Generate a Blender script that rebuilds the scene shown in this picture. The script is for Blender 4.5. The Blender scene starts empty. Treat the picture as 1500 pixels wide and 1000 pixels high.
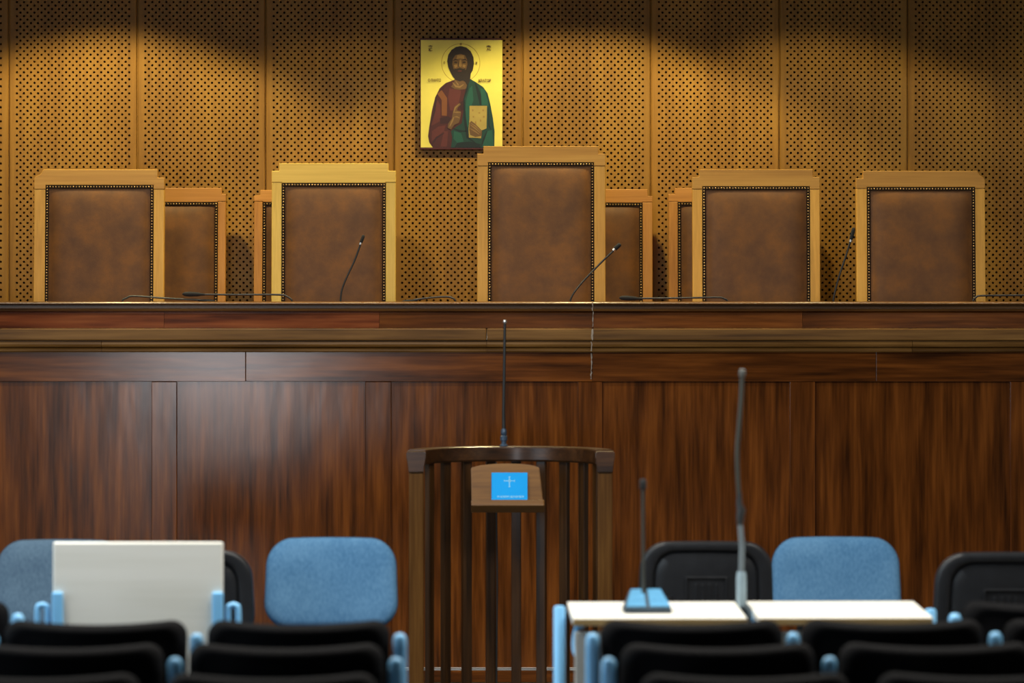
import bpy, bmesh, math, random
from mathutils import Vector, Matrix

random.seed(7)
C = bpy.context.scene.collection
scn = bpy.context.scene
F, H, HY = 6000.0, 1.75, 404.0          # focal length (px of a 1500 px frame), eye height, horizon row


def W(px, py, Y):
    """photo pixel at depth Y -> point in the room"""
    return Vector(((px - 750.0) * Y / F, Y, H - (py - HY) * Y / F))


# ------------------------------------------------------------------ camera, world, lights, exposure
cam_d = bpy.data.cameras.new('camera')
cam_d.sensor_width = 36.0
cam_d.lens = F * 36.0 / 1500.0
cam_d.shift_y = -(500.0 - HY) / 1500.0
cam_d.clip_end = 100
cam_d.dof.use_dof = True
cam_d.dof.focus_distance = 18.3
cam_d.dof.aperture_fstop = cam_d.lens / 1000.0 / 0.040
cam = bpy.data.objects.new('camera', cam_d)
cam.location = (0, 0, H)
cam.rotation_euler = (math.pi / 2, 0, 0)
C.objects.link(cam)
scn.camera = cam

scn.view_settings.view_transform = 'Standard'
scn.view_settings.look = 'None'
scn.view_settings.gamma = 1.0
scn.view_settings.use_curve_mapping = False
scn.view_settings.exposure = 0.0

world = bpy.data.worlds.new('world')
scn.world = world
world.use_nodes = True
world.node_tree.nodes['Background'].inputs[0].default_value = (0.6, 0.75, 1.0, 1)
world.node_tree.nodes['Background'].inputs[1].default_value = 0.05


def area(name, loc, rot, sx, sy, power, col, spread=math.pi):
    d = bpy.data.lights.new(name, 'AREA')
    d.shape = 'RECTANGLE'
    d.size, d.size_y = sx, sy
    d.energy = power
    d.color = col
    d.spread = spread
    o = bpy.data.objects.new(name, d)
    o.location, o.rotation_euler = loc, rot
    C.objects.link(o)
    return o


def spot(name, loc, rot, power, col, angle, blend, radius=0.05):
    d = bpy.data.lights.new(name, 'SPOT')
    d.energy, d.color = power, col
    d.spot_size, d.spot_blend = angle, blend
    d.shadow_soft_size = radius
    o = bpy.data.objects.new(name, d)
    o.location, o.rotation_euler = loc, rot
    C.objects.link(o)
    return o


WARM = (1.0, 0.80, 0.38)
NEUT = (1.0, 0.95, 0.86)
COOL = (0.42, 0.70, 1.0)
R = math.radians
# recessed downlights over the dais, close to the perforated wall
for px, pw in ((165, 108), (520, 16), (850, 105), (1190, 34), (1560, 5), (-230, 14)):
    spot('downlight_lamp', ((px - 750) * 19.15 / F, 18.15, 3.55), (0, 0, 0), pw * 1.2, WARM, R(115), 0.2)
# ceiling fittings over the public seats
for x in (-2.0, 0.2, 2.4):
    area('ceiling_fitting_lamp', (x, 11.4, 3.55), (0, 0, 0), 0.6, 1.6, 112, NEUT)
# fitting over the bench front
area('ceiling_fitting_lamp', (-1.2, 15.3, 3.55), (0, 0, 0), 2.4, 0.5, 46, NEUT)
# strip of louvred fittings above the judges' desk
area('desk_strip_lamp', (-0.1, 17.45, 3.55), (0, 0, 0), 5.6, 0.15, 30, (1.0, 0.85, 0.6), R(84))
# daylight from the windows in the wall behind the camera
area('window_daylight', (-2.7, -2.85, 1.05), (R(90), 0, 0), 1.3, 0.9, 115, (0.97, 0.96, 1.0))
area('window_daylight', (-4.05, 10.6, 1.9), (0, R(-90), 0), 1.5, 3.4, 80, (0.62, 0.83, 1.0))


# ------------------------------------------------------------------ helpers
def link(name, bm, mat, parent=None, smooth=None, loc=None):
    me = bpy.data.meshes.new(name)
    bm.normal_update()
    bm.to_mesh(me)
    bm.free()
    return link_me(name, me, mat, parent, smooth, loc)


def link_me(name, me, mat, parent=None, smooth=None, loc=None):
    if mat is not None and not me.materials:
        me.materials.append(mat)
    if smooth is not None:
        me.polygons.foreach_set('use_smooth', [True] * len(me.polygons))
        try:
            me.set_sharp_from_angle(angle=R(smooth))
        except Exception:
            pass
    o = bpy.data.objects.new(name, me)
    C.objects.link(o)
    if parent is not None:
        o.parent = parent
    if loc is not None:
        o.location = loc
    return o


def thing(name, label, cat, loc=(0, 0, 0), rz=0.0, group=None):
    o = bpy.data.objects.new(name, None)
    o.empty_display_size = 0.1
    o.location = loc
    o.rotation_euler = (0, 0, rz)
    C.objects.link(o)
    return tag(o, label, cat, group)


def tag(o, label, cat, group=None):
    o['label'] = label
    o['category'] = cat
    if group:
        o['group'] = group
    return o


def struct(o):
    o['kind'] = 'structure'
    return o


def dup(root, loc, rz, label=None):
    r = root.copy()
    C.objects.link(r)
    r.location = loc
    r.rotation_euler = (0, 0, rz)
    if label:
        r['label'] = label
    for ch in list(root.children):
        c = ch.copy()
        C.objects.link(c)
        c.parent = r
        for g in ch.children:
            d = g.copy()
            C.objects.link(d)
            d.parent = c
    return r


def box(bm, x0, x1, y0, y1, z0, z1, bev=0.0, M=None, seg=2):
    r = bmesh.ops.create_cube(bm, size=1.0)
    vs = r['verts']
    T = Matrix.Translation(((x0 + x1) / 2, (y0 + y1) / 2, (z0 + z1) / 2)) @ Matrix.Diagonal((x1 - x0, y1 - y0, z1 - z0, 1))
    bmesh.ops.transform(bm, matrix=T, verts=vs)
    if bev > 0:
        es = list({e for v in vs for e in v.link_edges})
        rr = bmesh.ops.bevel(bm, geom=es, offset=bev, segments=seg, affect='EDGES', profile=0.5)
        vs = list({v for f in rr['faces'] for v in f.verts} | {v for v in vs if v.is_valid})
    if M is not None:
        bmesh.ops.transform(bm, matrix=M, verts=vs)
    return vs


def prism(bm, pts, d0, d1, axis='x', bev=0.0, seg=2):
    """extrude a closed 2-D outline. axis x: pts are (y,z); y: pts are (x,z); z: pts are (x,y)"""
    def p3(p, d):
        return {'x': (d, p[0], p[1]), 'y': (p[0], d, p[1]), 'z': (p[0], p[1], d)}[axis]
    a = [bm.verts.new(p3(p, d0)) for p in pts]
    b = [bm.verts.new(p3(p, d1)) for p in pts]
    n = len(pts)
    fs = [bm.faces.new(a[::-1]), bm.faces.new(b)]
    for i in range(n):
        fs.append(bm.faces.new((a[i], a[(i + 1) % n], b[(i + 1) % n], b[i])))
    bmesh.ops.recalc_face_normals(bm, faces=fs)
    if bev > 0:
        es = list({e for f in fs for e in f.edges})
        bmesh.ops.bevel(bm, geom=es, offset=bev, segments=seg, affect='EDGES', profile=0.5)


def smooth_path(pts, sub=6):
    pts = [Vector(p) for p in pts]
    if len(pts) < 3:
        return pts
    out = []
    for i in range(len(pts) - 1):
        p0 = pts[max(i - 1, 0)]
        p1, p2 = pts[i], pts[i + 1]
        p3 = pts[min(i + 2, len(pts) - 1)]
        for k in range(sub):
            t = k / sub
            out.append(0.5 * ((2 * p1) + (p2 - p0) * t + (2 * p0 - 5 * p1 + 4 * p2 - p3) * t * t + (3 * p1 - p0 - 3 * p2 + p3) * t ** 3))
    out.append(pts[-1])
    return out


def tube(bm, pts, r, n=10):
    pts = [Vector(p) for p in pts]
    rs = r if isinstance(r, (list, tuple)) else [r] * len(pts)
    rings = []
    up = None
    for i, p in enumerate(pts):
        t = (pts[min(i + 1, len(pts) - 1)] - pts[max(i - 1, 0)]).normalized()
        if up is None:
            up = Vector((0, 0, 1)) if abs(t.z) < 0.9 else Vector((1, 0, 0))
        u = (up - t * up.dot(t)).normalized()
        v = t.cross(u)
        up = u
        rings.append([bm.verts.new(p + (u * math.cos(a) + v * math.sin(a)) * rs[i]) for a in [2 * math.pi * k / n for k in range(n)]])
    for a, b in zip(rings, rings[1:]):
        for k in range(n):
            bm.faces.new((a[k], a[(k + 1) % n], b[(k + 1) % n], b[k]))
    bm.faces.new(rings[0][::-1])
    bm.faces.new(rings[-1])


def capsule(bm, a, b, r, n=12):
    a, b = Vector(a), Vector(b)
    L = (b - a).length
    prof = [(0.0, 0.15), (0.04, 0.55), (0.12, 0.85), (0.25, 1), (0.8, 1), (0.92, 0.85), (0.98, 0.5), (1, 0.12)]
    tube(bm, [a + (b - a) * t for t, _ in prof], [r * k for _, k in prof], n)


def lathe(bm, prof, cx, cy, n=20):
    rings = [[bm.verts.new((cx + r * math.cos(2 * math.pi * k / n), cy + r * math.sin(2 * math.pi * k / n), z)) for k in range(n)] for r, z in prof]
    for a, b in zip(rings, rings[1:]):
        for k in range(n):
            bm.faces.new((a[k], a[(k + 1) % n], b[(k + 1) % n], b[k]))
    bm.faces.new(rings[0][::-1])
    bm.faces.new(rings[-1])


def round_rect(w, h, r, n=8, taper=0.0, bow=0.0):
    """outline in (x,z) centred on 0; taper narrows the top, bow lifts the middle of the top"""
    pts = []
    for cx, cz, a0 in ((w / 2 - r, h / 2 - r, 0), (-w / 2 + r, h / 2 - r, 90), (-w / 2 + r, -h / 2 + r, 180), (w / 2 - r, -h / 2 + r, 270)):
        for k in range(n + 1):
            a = R(a0 + 90 * k / n)
            pts.append((cx + r * math.cos(a), cz + r * math.sin(a)))
    out = []
    for i, (x, z) in enumerate(pts):
        out.append((x, z))
    # extra points along the straight edges
    dense = []
    m = len(out)
    for i in range(m):
        p, q = out[i], out[(i + 1) % m]
        d = math.dist(p, q)
        k = max(1, int(d / 0.03))
        for j in range(k):
            t = j / k
            dense.append((p[0] + (q[0] - p[0]) * t, p[1] + (q[1] - p[1]) * t))
    res = []
    for x, z in dense:
        tz = (z + h / 2) / h
        x2 = x * (1 - taper * tz)
        z2 = z + (bow * (1 - (2 * x / w) ** 2) * tz)
        res.append((x2, z2))
    return res


def pad(bm, outline, prof, close_at, warp=None):
    """a cushion or shell: rings of the outline shrunk towards the middle.
    prof: list of (scale, depth) from the rim to the middle, depth along -y; close_at: depth of the flat back"""
    cx = sum(p[0] for p in outline) / len(outline)
    cz = sum(p[1] for p in outline) / len(outline)
    n = len(outline)

    def ring(s, d):
        vs = []
        for x, z in outline:
            p = Vector((cx + (x - cx) * s, -d, cz + (z - cz) * s))
            if warp:
                p = warp(p)
            vs.append(bm.verts.new(p))
        return vs
    rings = [ring(s, d) for s, d in prof]
    back = ring(prof[0][0], close_at)
    fs = []
    seq = [back] + rings
    for a, b in zip(seq, seq[1:]):
        for k in range(n):
            fs.append(bm.faces.new((a[k], a[(k + 1) % n], b[(k + 1) % n], b[k])))
    fs.append(bm.faces.new(back[::-1]))
    fs.append(bm.faces.new(rings[-1]))
    bmesh.ops.recalc_face_normals(bm, faces=fs)


def new():
    return bmesh.new()


# ------------------------------------------------------------------ materials
def mat_base(name):
    m = bpy.data.materials.new(name)
    m.use_nodes = True
    nt = m.node_tree
    b = nt.nodes['Principled BSDF']
    return m, nt, b


def plain(name, col, rough=0.5, metal=0.0, spec=0.5, var=0.12, scale=12.0, bump=0.0, bscale=200.0, coat=0.0):
    """one colour with a slight mottled variation and optional fine relief"""
    m, nt, b = mat_base(name)
    tc = nt.nodes.new('ShaderNodeTexCoord')
    nz = nt.nodes.new('ShaderNodeTexNoise')
    nz.inputs['Scale'].default_value = scale
    nz.inputs['Detail'].default_value = 4
    nt.links.new(tc.outputs['Object'], nz.inputs['Vector'])
    rp = nt.nodes.new('ShaderNodeValToRGB')
    rp.color_ramp.elements[0].position = 0.3
    rp.color_ramp.elements[1].position = 0.7
    rp.color_ramp.elements[0].color = tuple(c * (1 - var) for c in col) + (1,)
    rp.color_ramp.elements[1].color = tuple(min(1, c * (1 + var)) for c in col) + (1,)
    nt.links.new(nz.outputs['Fac'], rp.inputs['Fac'])
    nt.links.new(rp.outputs['Color'], b.inputs['Base Color'])
    b.inputs['Roughness'].default_value = rough
    b.inputs['Metallic'].default_value = metal
    b.inputs['Specular IOR Level'].default_value = spec
    b.inputs['Coat Weight'].default_value = coat
    if bump > 0:
        n2 = nt.nodes.new('ShaderNodeTexNoise')
        n2.inputs['Scale'].default_value = bscale
        n2.inputs['Detail'].default_value = 3
        nt.links.new(tc.outputs['Object'], n2.inputs['Vector'])
        bp = nt.nodes.new('ShaderNodeBump')
        bp.inputs['Strength'].default_value = bump
        bp.inputs['Distance'].default_value = 0.002
        nt.links.new(n2.outputs['Fac'], bp.inputs['Height'])
        nt.links.new(bp.outputs['Normal'], b.inputs['Normal'])
    return m


def wood(name, dark, mid, light, grain='z', coarse=7.0, fine=55.0, stretch=0.09, rough=0.4, spec=0.5, coat=0.0, wave=0.0, tint=0.12, cross=0.0):
    """grained wood: coarse figure and fine streaks drawn out along the grain, each piece a little different"""
    m, nt, b = mat_base(name)
    L, N = nt.links.new, nt.nodes.new
    tc = N('ShaderNodeTexCoord')
    oi = N('ShaderNodeObjectInfo')
    vm = N('ShaderNodeVectorMath')
    vm.operation = 'SCALE'
    vm.inputs[0].default_value = (17.0, 9.0, 23.0)
    L(oi.outputs['Random'], vm.inputs['Scale'])
    ad = N('ShaderNodeVectorMath')
    ad.operation = 'ADD'
    L(tc.outputs['Object'], ad.inputs[0])
    L(vm.outputs[0], ad.inputs[1])

    def streak(scale, detail, st, dist=0.0):
        mp = N('ShaderNodeMapping')
        s = [scale] * 3
        s['xyz'.index(grain)] = scale * st
        mp.inputs['Scale'].default_value = s
        L(ad.outputs[0], mp.inputs['Vector'])
        nz = N('ShaderNodeTexNoise')
        nz.inputs['Scale'].default_value = 1.0
        nz.inputs['Detail'].default_value = detail
        nz.inputs['Distortion'].default_value = dist
        L(mp.outputs[0], nz.inputs['Vector'])
        return nz.outputs['Fac']
    a = streak(coarse, 3, stretch, 0.3)
    c = streak(fine, 4, stretch * 0.5)
    mx = N('ShaderNodeMix')
    mx.data_type = 'FLOAT'
    mx.inputs['Factor'].default_value = 0.38
    L(a, mx.inputs['A'])
    L(c, mx.inputs['B'])
    rp = N('ShaderNodeValToRGB')
    e = rp.color_ramp.elements
    e[0].position, e[0].color = 0.33, dark + (1,)
    e[1].position, e[1].color = 0.68, light + (1,)
    k = e.new(0.5)
    k.color = mid + (1,)
    L(mx.outputs['Result'], rp.inputs['Fac'])
    # each piece of wood a shade of its own
    hs = N('ShaderNodeHueSaturation')
    mr = N('ShaderNodeMapRange')
    mr.inputs['To Min'].default_value = 1 - tint
    mr.inputs['To Max'].default_value = 1 + tint
    L(oi.outputs['Random'], mr.inputs['Value'])
    L(mr.outputs[0], hs.inputs['Value'])
    L(rp.outputs['Color'], hs.inputs['Color'])
    L(hs.outputs['Color'], b.inputs['Base Color'])
    b.inputs['Roughness'].default_value = rough
    b.inputs['Specular IOR Level'].default_value = spec
    b.inputs['Coat Weight'].default_value = coat
    b.inputs['Coat Roughness'].default_value = 0.22
    # slightly uneven varnish
    bp = N('ShaderNodeBump')
    bp.inputs['Strength'].default_value = 0.15
    bp.inputs['Distance'].default_value = 0.00008
    L(c, bp.inputs['Height'])
    last = bp
    if wave > 0:
        w = streak(9.0, 2, 0.35)
        b2 = N('ShaderNodeBump')
        b2.inputs['Strength'].default_value = 1.0
        b2.inputs['Distance'].default_value = wave
        L(w, b2.inputs['Height'])
        L(bp.outputs['Normal'], b2.inputs['Normal'])
        last = b2
    L(last.outputs['Normal'], b.inputs['Normal'])
    return m


def leather_mat():
    m, nt, b = mat_base('brown_leather')
    L, N = nt.links.new, nt.nodes.new
    tc = N('ShaderNodeTexCoord')
    oi = N('ShaderNodeObjectInfo')
    vm = N('ShaderNodeVectorMath')
    vm.operation = 'SCALE'
    vm.inputs[0].default_value = (5.0, 3.0, 8.0)
    L(oi.outputs['Random'], vm.inputs['Scale'])
    ad = N('ShaderNodeVectorMath')
    L(tc.outputs['Object'], ad.inputs[0])
    L(vm.outputs[0], ad.inputs[1])
    nz = N('ShaderNodeTexNoise')
    nz.inputs['Scale'].default_value = 9.0
    nz.inputs['Detail'].default_value = 9
    nz.inputs['Roughness'].default_value = 0.62
    L(ad.outputs[0], nz.inputs['Vector'])
    rp = N('ShaderNodeValToRGB')
    e = rp.color_ramp.elements
    e[0].position, e[0].color = 0.36, (0.100, 0.048, 0.022, 1)
    e[1].position, e[1].color = 0.66, (0.175, 0.076, 0.022, 1)
    k = e.new(0.5)
    k.color = (0.128, 0.059, 0.023, 1)
    L(nz.outputs['Fac'], rp.inputs['Fac'])
    L(rp.outputs['Color'], b.inputs['Base Color'])
    b.inputs['Roughness'].default_value = 0.5
    b.inputs['Specular IOR Level'].default_value = 0.2
    v = N('ShaderNodeTexNoise')
    v.inputs['Scale'].default_value = 160
    v.inputs['Detail'].default_value = 3
    L(tc.outputs['Object'], v.inputs['Vector'])
    bp = N('ShaderNodeBump')
    bp.inputs['Strength'].default_value = 0.25
    bp.inputs['Distance'].default_value = 0.001
    L(v.outputs['Fac'], bp.inputs['Height'])
    L(bp.outputs['Normal'], b.inputs['Normal'])
    return m


def fabric(name, a, bcol, rough=0.9, scale=130.0, sheen=0.3):
    # woven cloth
    m, nt, b = mat_base(name)
    L, N = nt.links.new, nt.nodes.new
    tc = N('ShaderNodeTexCoord')
    mp = N('ShaderNodeMapping')
    mp.inputs['Scale'].default_value = (scale, scale, scale * 0.55)
    L(tc.outputs['Object'], mp.inputs['Vector'])
    nz = N('ShaderNodeTexNoise')
    nz.inputs['Scale'].default_value = 1.0
    nz.inputs['Detail'].default_value = 5
    L(mp.outputs[0], nz.inputs['Vector'])
    n2 = N('ShaderNodeTexNoise')
    n2.inputs['Scale'].default_value = 9
    n2.inputs['Detail'].default_value = 4
    L(tc.outputs['Object'], n2.inputs['Vector'])
    mx = N('ShaderNodeMix')
    mx.data_type = 'FLOAT'
    mx.inputs['Factor'].default_value = 0.45
    L(nz.outputs['Fac'], mx.inputs['A'])
    L(n2.outputs['Fac'], mx.inputs['B'])
    rp = N('ShaderNodeValToRGB')
    e = rp.color_ramp.elements
    e[0].position, e[0].color = 0.35, a + (1,)
    e[1].position, e[1].color = 0.65, bcol + (1,)
    L(mx.outputs['Result'], rp.inputs['Fac'])
    L(rp.outputs['Color'], b.inputs['Base Color'])
    b.inputs['Roughness'].default_value = rough
    b.inputs['Specular IOR Level'].default_value = 0.08
    b.inputs['Sheen Weight'].default_value = sheen
    bp = N('ShaderNodeBump')
    bp.inputs['Strength'].default_value = 0.4
    bp.inputs['Distance'].default_value = 0.001
    L(nz.outputs['Fac'], bp.inputs['Height'])
    L(bp.outputs['Normal'], b.inputs['Normal'])
    return m


MAH = ((0.042, 0.0130, 0.0030), (0.124, 0.0365, 0.0066), (0.235, 0.073, 0.0120))
M_panel = wood('perforated_oak_veneer', (0.225, 0.108, 0.017), (0.33, 0.166, 0.027), (0.42, 0.228, 0.038), 'z', 3.6, 50, 0.14, 0.5, 0.35, tint=0.10)
M_backing = plain('dark_backing_felt', (0.11, 0.040, 0.008), 0.95, spec=0.1)
M_mahv = wood('mahogany_upright_grain', *MAH, 'z', 20, 70, 0.10, 0.15, 0.32, 0.0, wave=0.0005)
M_mahh = wood('mahogany_level_grain', *MAH, 'x', 20, 70, 0.10, 0.15, 0.32, 0.0, wave=0.0005)
M_mahred = wood('red_mahogany_level_grain', (0.080, 0.018, 0.006), (0.200, 0.050, 0.014), (0.31, 0.092, 0.026), 'x', 20, 70, 0.10, 0.15, 0.32, 0.0, wave=0.0005)
M_mould = wood('walnut_moulding', (0.060, 0.026, 0.006), (0.160, 0.076, 0.018), (0.26, 0.134, 0.036), 'x', 18, 80, 0.08, 0.38, 0.22, 0.0)
M_cap = wood('dark_cap_moulding', (0.045, 0.018, 0.005), (0.105, 0.045, 0.011), (0.17, 0.078, 0.02), 'x', 18, 80, 0.08, 0.28, 0.4, 0.0)
M_lect = wood('dark_lectern_wood', (0.014, 0.006, 0.002), (0.040, 0.017, 0.005), (0.080, 0.034, 0.009), 'z', 22, 110, 0.08, 0.32, 0.4, 0.1)
M_lectpost = wood('brown_lectern_post_wood', (0.055, 0.023, 0.006), (0.105, 0.046, 0.011), (0.16, 0.074, 0.018), 'z', 22, 110, 0.08, 0.4, 0.15)
M_lectrail = wood('dark_lectern_rail_wood', (0.016, 0.006, 0.002), (0.045, 0.017, 0.005), (0.085, 0.034, 0.010), 'x', 22, 110, 0.12, 0.28, 0.5, 0.3)
M_rest = wood('brown_book_rest_wood', (0.100, 0.042, 0.009), (0.170, 0.075, 0.016), (0.24, 0.112, 0.026), 'x', 14, 90, 0.1, 0.4)
OAKS = {
    'honey': ((0.46, 0.24, 0.035), (0.57, 0.31, 0.050), (0.66, 0.38, 0.070)),
    'pale': ((0.56, 0.37, 0.060), (0.66, 0.45, 0.085), (0.74, 0.52, 0.11)),  # same oak, the brighter light on this frame put into its tint
    'warmlit': ((0.36, 0.155, 0.026), (0.46, 0.210, 0.040), (0.55, 0.265, 0.058)),  # same oak, warm spotlight on the rear chairs put into its tint
}
M_oakv = {k: wood('oak_post_' + k, *v, 'z', 14, 120, 0.06, 0.45, 0.4) for k, v in OAKS.items()}
OAKS['honey'] = ((0.37, 0.185, 0.030), (0.47, 0.245, 0.042), (0.55, 0.31, 0.060))
M_oakh = {k: wood('oak_rail_' + k, *v, 'x', 14, 120, 0.06, 0.45, 0.4) for k, v in OAKS.items()}
M_leather = leather_mat()
M_trimband = plain('dark_gimp_band', (0.010, 0.006, 0.0035), 0.8, spec=0.2)
M_brass = plain('aged_brass', (0.46, 0.29, 0.11), 0.4, 0.7)
M_birch = wood('birch_laminate', (0.68, 0.68, 0.61), (0.76, 0.76, 0.70), (0.80, 0.80, 0.75), 'x', 5, 40, 0.08, 0.35, 0.45, tint=0.02)
M_birchedge = plain('birch_edge', (0.42, 0.29, 0.12), 0.5)
M_steel = plain('blue_lit_grey_steel', (0.22, 0.56, 0.92), 0.35, 0.0, 0.5, 0.05)  # grey metal; the bluish light falling on it is put into the colour
M_steelgrey = plain('grey_pivot_steel', (0.12, 0.15, 0.17), 0.4)
M_blue = fabric('blue_grey_upholstery', (0.050, 0.138, 0.265), (0.095, 0.215, 0.365), sheen=0.0)
M_blueshade = fabric('shaded_blue_upholstery', (0.06, 0.105, 0.165), (0.10, 0.165, 0.235), sheen=0.0)  # same blue cloth, greyed: the shade on that chair is in the colour
M_shell = plain('black_chair_plastic', (0.010, 0.0115, 0.0145), 0.42, 0.0, 0.5, 0.15, 30, 0.3, 500)
M_seatblack = fabric('black_seat_upholstery', (0.0028, 0.0028, 0.0033), (0.0055, 0.0055, 0.0065), 0.85, 160, 0.0)
M_blacksteel = plain('black_tube_steel', (0.012, 0.012, 0.013), 0.35)
M_mic = plain('dark_grey_microphone', (0.022, 0.024, 0.026), 0.42, 0.2)
M_micgrey = plain('grey_microphone_stem', (0.045, 0.048, 0.040), 0.45, 0.3)
M_foam = plain('black_foam', (0.010, 0.011, 0.012), 0.9, bump=0.5, bscale=300)
M_silver = plain('silver_metal', (0.75, 0.77, 0.78), 0.25, 0.9)
M_micblue = plain('blue_grey_connector', (0.05, 0.09, 0.15), 0.35, 0.3)
M_console = plain('sky_blue_console_top', (0.085, 0.27, 0.46), 0.3, spec=0.5)
M_consoledark = plain('dark_console_base', (0.03, 0.05, 0.07), 0.5)
M_book = plain('bright_blue_cover', (0.0, 0.36, 0.92), 0.5, spec=0.2, var=0.03)
M_bookprint = plain('pale_blue_print', (0.25, 0.66, 0.95), 0.5, var=0.02)
M_paper = plain('book_pages', (0.75, 0.73, 0.65), 0.8)
M_floor = plain('grey_brown_floor_vinyl', (0.045, 0.037, 0.03), 0.35, var=0.2, scale=3)
M_plaster = plain('plaster', (0.34, 0.31, 0.27), 0.9, var=0.03, scale=2)
M_rear = plain('dark_wood_cladding', (0.06, 0.035, 0.02), 0.6, var=0.1, scale=4)
M_ceil = plain('ceiling_plaster', (0.13, 0.12, 0.11), 0.95, var=0.03, scale=2)
M_carpet = plain('dais_carpet', (0.05, 0.02, 0.012), 0.95, bump=0.6, bscale=400)
M_crack = plain('whitish_filler', (0.34, 0.29, 0.24), 0.8, var=0.3, scale=60)
M_chrome = plain('bright_trim_metal', (0.55, 0.55, 0.56), 0.35, 0.6)

# ------------------------------------------------------------------ room
YW = 19.15                      # face of the perforated panelling
XL, XR, YR, ZC = -4.16, 4.26, -3.0, 3.6
b = new(); box(b, XL - .2, XR + .2, YR - .2, YW + .4, -.2, 0); struct(link('floor', b, M_floor))
b = new(); box(b, XL - .2, XR + .2, YR - .2, YW + .4, ZC, ZC + .2); struct(link('ceiling', b, M_ceil))
b = new(); box(b, XL - .2, XL, YR, YW + .06, 0, ZC); struct(link('wall_left', b, M_plaster))
b = new(); box(b, XR, XR + .2, YR, YW + .06, 0, ZC); struct(link('wall_right', b, M_plaster))
b = new(); box(b, XL, XR, YR - .2, YR, 0, ZC); struct(link('wall_front', b, M_rear))
b = new(); box(b, XL - .2, XR + .2, YW + .06, YW + .3, 0, ZC)
wall_back = struct(link('wall_back', b, M_backing))
b = new(); box(b, XL, XR, 16.75, 17.0, 2.96, ZC); struct(link('beam', b, M_plaster))  # unseen beam, added to keep the top of the back wall dark
DZ = 0.86                       # height of the judges' dais
b = new(); box(b, XL, XR, 17.74, YW - .001, 0, DZ); struct(link('floor_dais', b, M_carpet))


def perforated_panel():
    """one acoustic panel 0.6 m wide with drilled holes in a staggered grid, local origin at its lower left front corner"""
    bm = new()
    h = 0.0164
    pw, nx = 0.5955, 33
    z0, ztop = 0.62, 2.70       # first drilled row above the panel foot, panel height
    mx = (pw - nx * h) / 2
    nz = int((ztop - z0 - 0.04) / h)
    V = {}

    def v(x, z, y=0.0):
        k = (round(x, 5), round(z, 5), round(y, 5))
        if k not in V:
            V[k] = bm.verts.new((x, y, z))
        return V[k]
    r = 0.0056
    for j in range(nz):
        for i in range(nx):
            x, z = mx + i * h, z0 + j * h
            if (i + j) % 2 == 0:
                cx, cz = x + h / 2, z + h / 2
                sq = [(x + h, z + h / 2), (x + h, z + h), (x + h / 2, z + h), (x, z + h), (x, z + h / 2), (x, z), (x + h / 2, z), (x + h, z)]
                oc = [(cx + r * math.cos(R(45 * k)), cz + r * math.sin(R(45 * k))) for k in range(8)]
                for k in range(8):
                    q = (k + 1) % 8
                    bm.faces.new((v(*sq[k]), v(*oc[k]), v(*oc[q]), v(*sq[q])))
                    bm.faces.new((v(*oc[k]), v(*oc[k], 0.014), v(*oc[q], 0.014), v(*oc[q])))
            else:
                # neighbours carry mid-edge vertices on every side except at the rim of the grid
                bm.faces.new((v(x, z), v(x + h / 2, z), v(x + h, z), v(x + h, z + h / 2), v(x + h, z + h), v(x + h / 2, z + h), v(x, z + h), v(x, z + h / 2)))
    x1, z1 = mx + nx * h, z0 + nz * h
    e = 0.004

    def quad(*p):
        bm.faces.new([bm.verts.new(q) for q in p])
    quad((e, 0, 0), (pw - e, 0, 0), (pw - e, 0, z0), (e, 0, z0))
    quad((e, 0, z1), (pw - e, 0, z1), (pw - e, 0, ztop), (e, 0, ztop))
    quad((e, 0, z0), (mx, 0, z0), (mx, 0, z1), (e, 0, z1))
    quad((x1, 0, z0), (pw - e, 0, z0), (pw - e, 0, z1), (x1, 0, z1))
    for s, xx in ((1, 0.0), (-1, pw)):
        quad((xx + s * e, 0, 0), (xx, e, 0), (xx, e, ztop), (xx + s * e, 0, ztop))
        quad((xx, e, 0), (xx, 0.018, 0), (xx, 0.018, ztop), (xx, e, ztop))
    bmesh.ops.recalc_face_normals(bm, faces=bm.faces[:])
    # make the big front faces look towards the room
    if bm.faces[0].normal.y > 0:
        bmesh.ops.reverse_faces(bm, faces=bm.faces[:])
    me = bpy.data.meshes.new('acoustic_panel')
    bm.to_mesh(me)
    bm.free()
    me.materials.append(M_panel)
    return me


pm = perforated_panel()
x0 = (13 - 750) * YW / F
PW = 188.1 * YW / F
for k in range(-3, 11):
    o = link_me('panel', pm, None, wall_back)
    o.location = (x0 + k * PW + 0.0024, YW, DZ)
# narrow closing battens behind the open joints
for k in range(-2, 11):
    b = new(); box(b, -.012, .012, .012, .03, 0, ZC - DZ)
    o = link('batten', b, M_panel, wall_back, loc=(x0 + k * PW, YW, DZ))

# windows behind the camera (the daylight comes from them)
M_winframe = plain('white_window_paint', (0.7, 0.7, 0.68), 0.5)
for i, (xc, zc, w, h) in enumerate(((-2.7, 1.05, 1.3, .9),)):
    wb = new()
    for s in (-1, 1):
        box(wb, xc + s * (w / 2 + .04) - .04, xc + s * (w / 2 + .04) + .04, YR, YR + .1, zc - h / 2 - .08, zc + h / 2 + .08, .006)
        box(wb, xc - w / 2, xc + w / 2, YR, YR + .1, zc + s * (h / 2 + .04) - .04, zc + s * (h / 2 + .04) + .04, .006)
    struct(link('window_%d' % (i + 1), wb, M_winframe))

wb = new()
for s in (-1, 1):
    box(wb, XL, XL + .1, 10.6 + s * 1.74 - .04, 10.6 + s * 1.74 + .04, 1.07, 2.73, .006)
    box(wb, XL, XL + .1, 8.9, 12.3, 1.9 + s * .79 - .04, 1.9 + s * .79 + .04, .006)
struct(link('window_2', wb, M_winframe))

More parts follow.
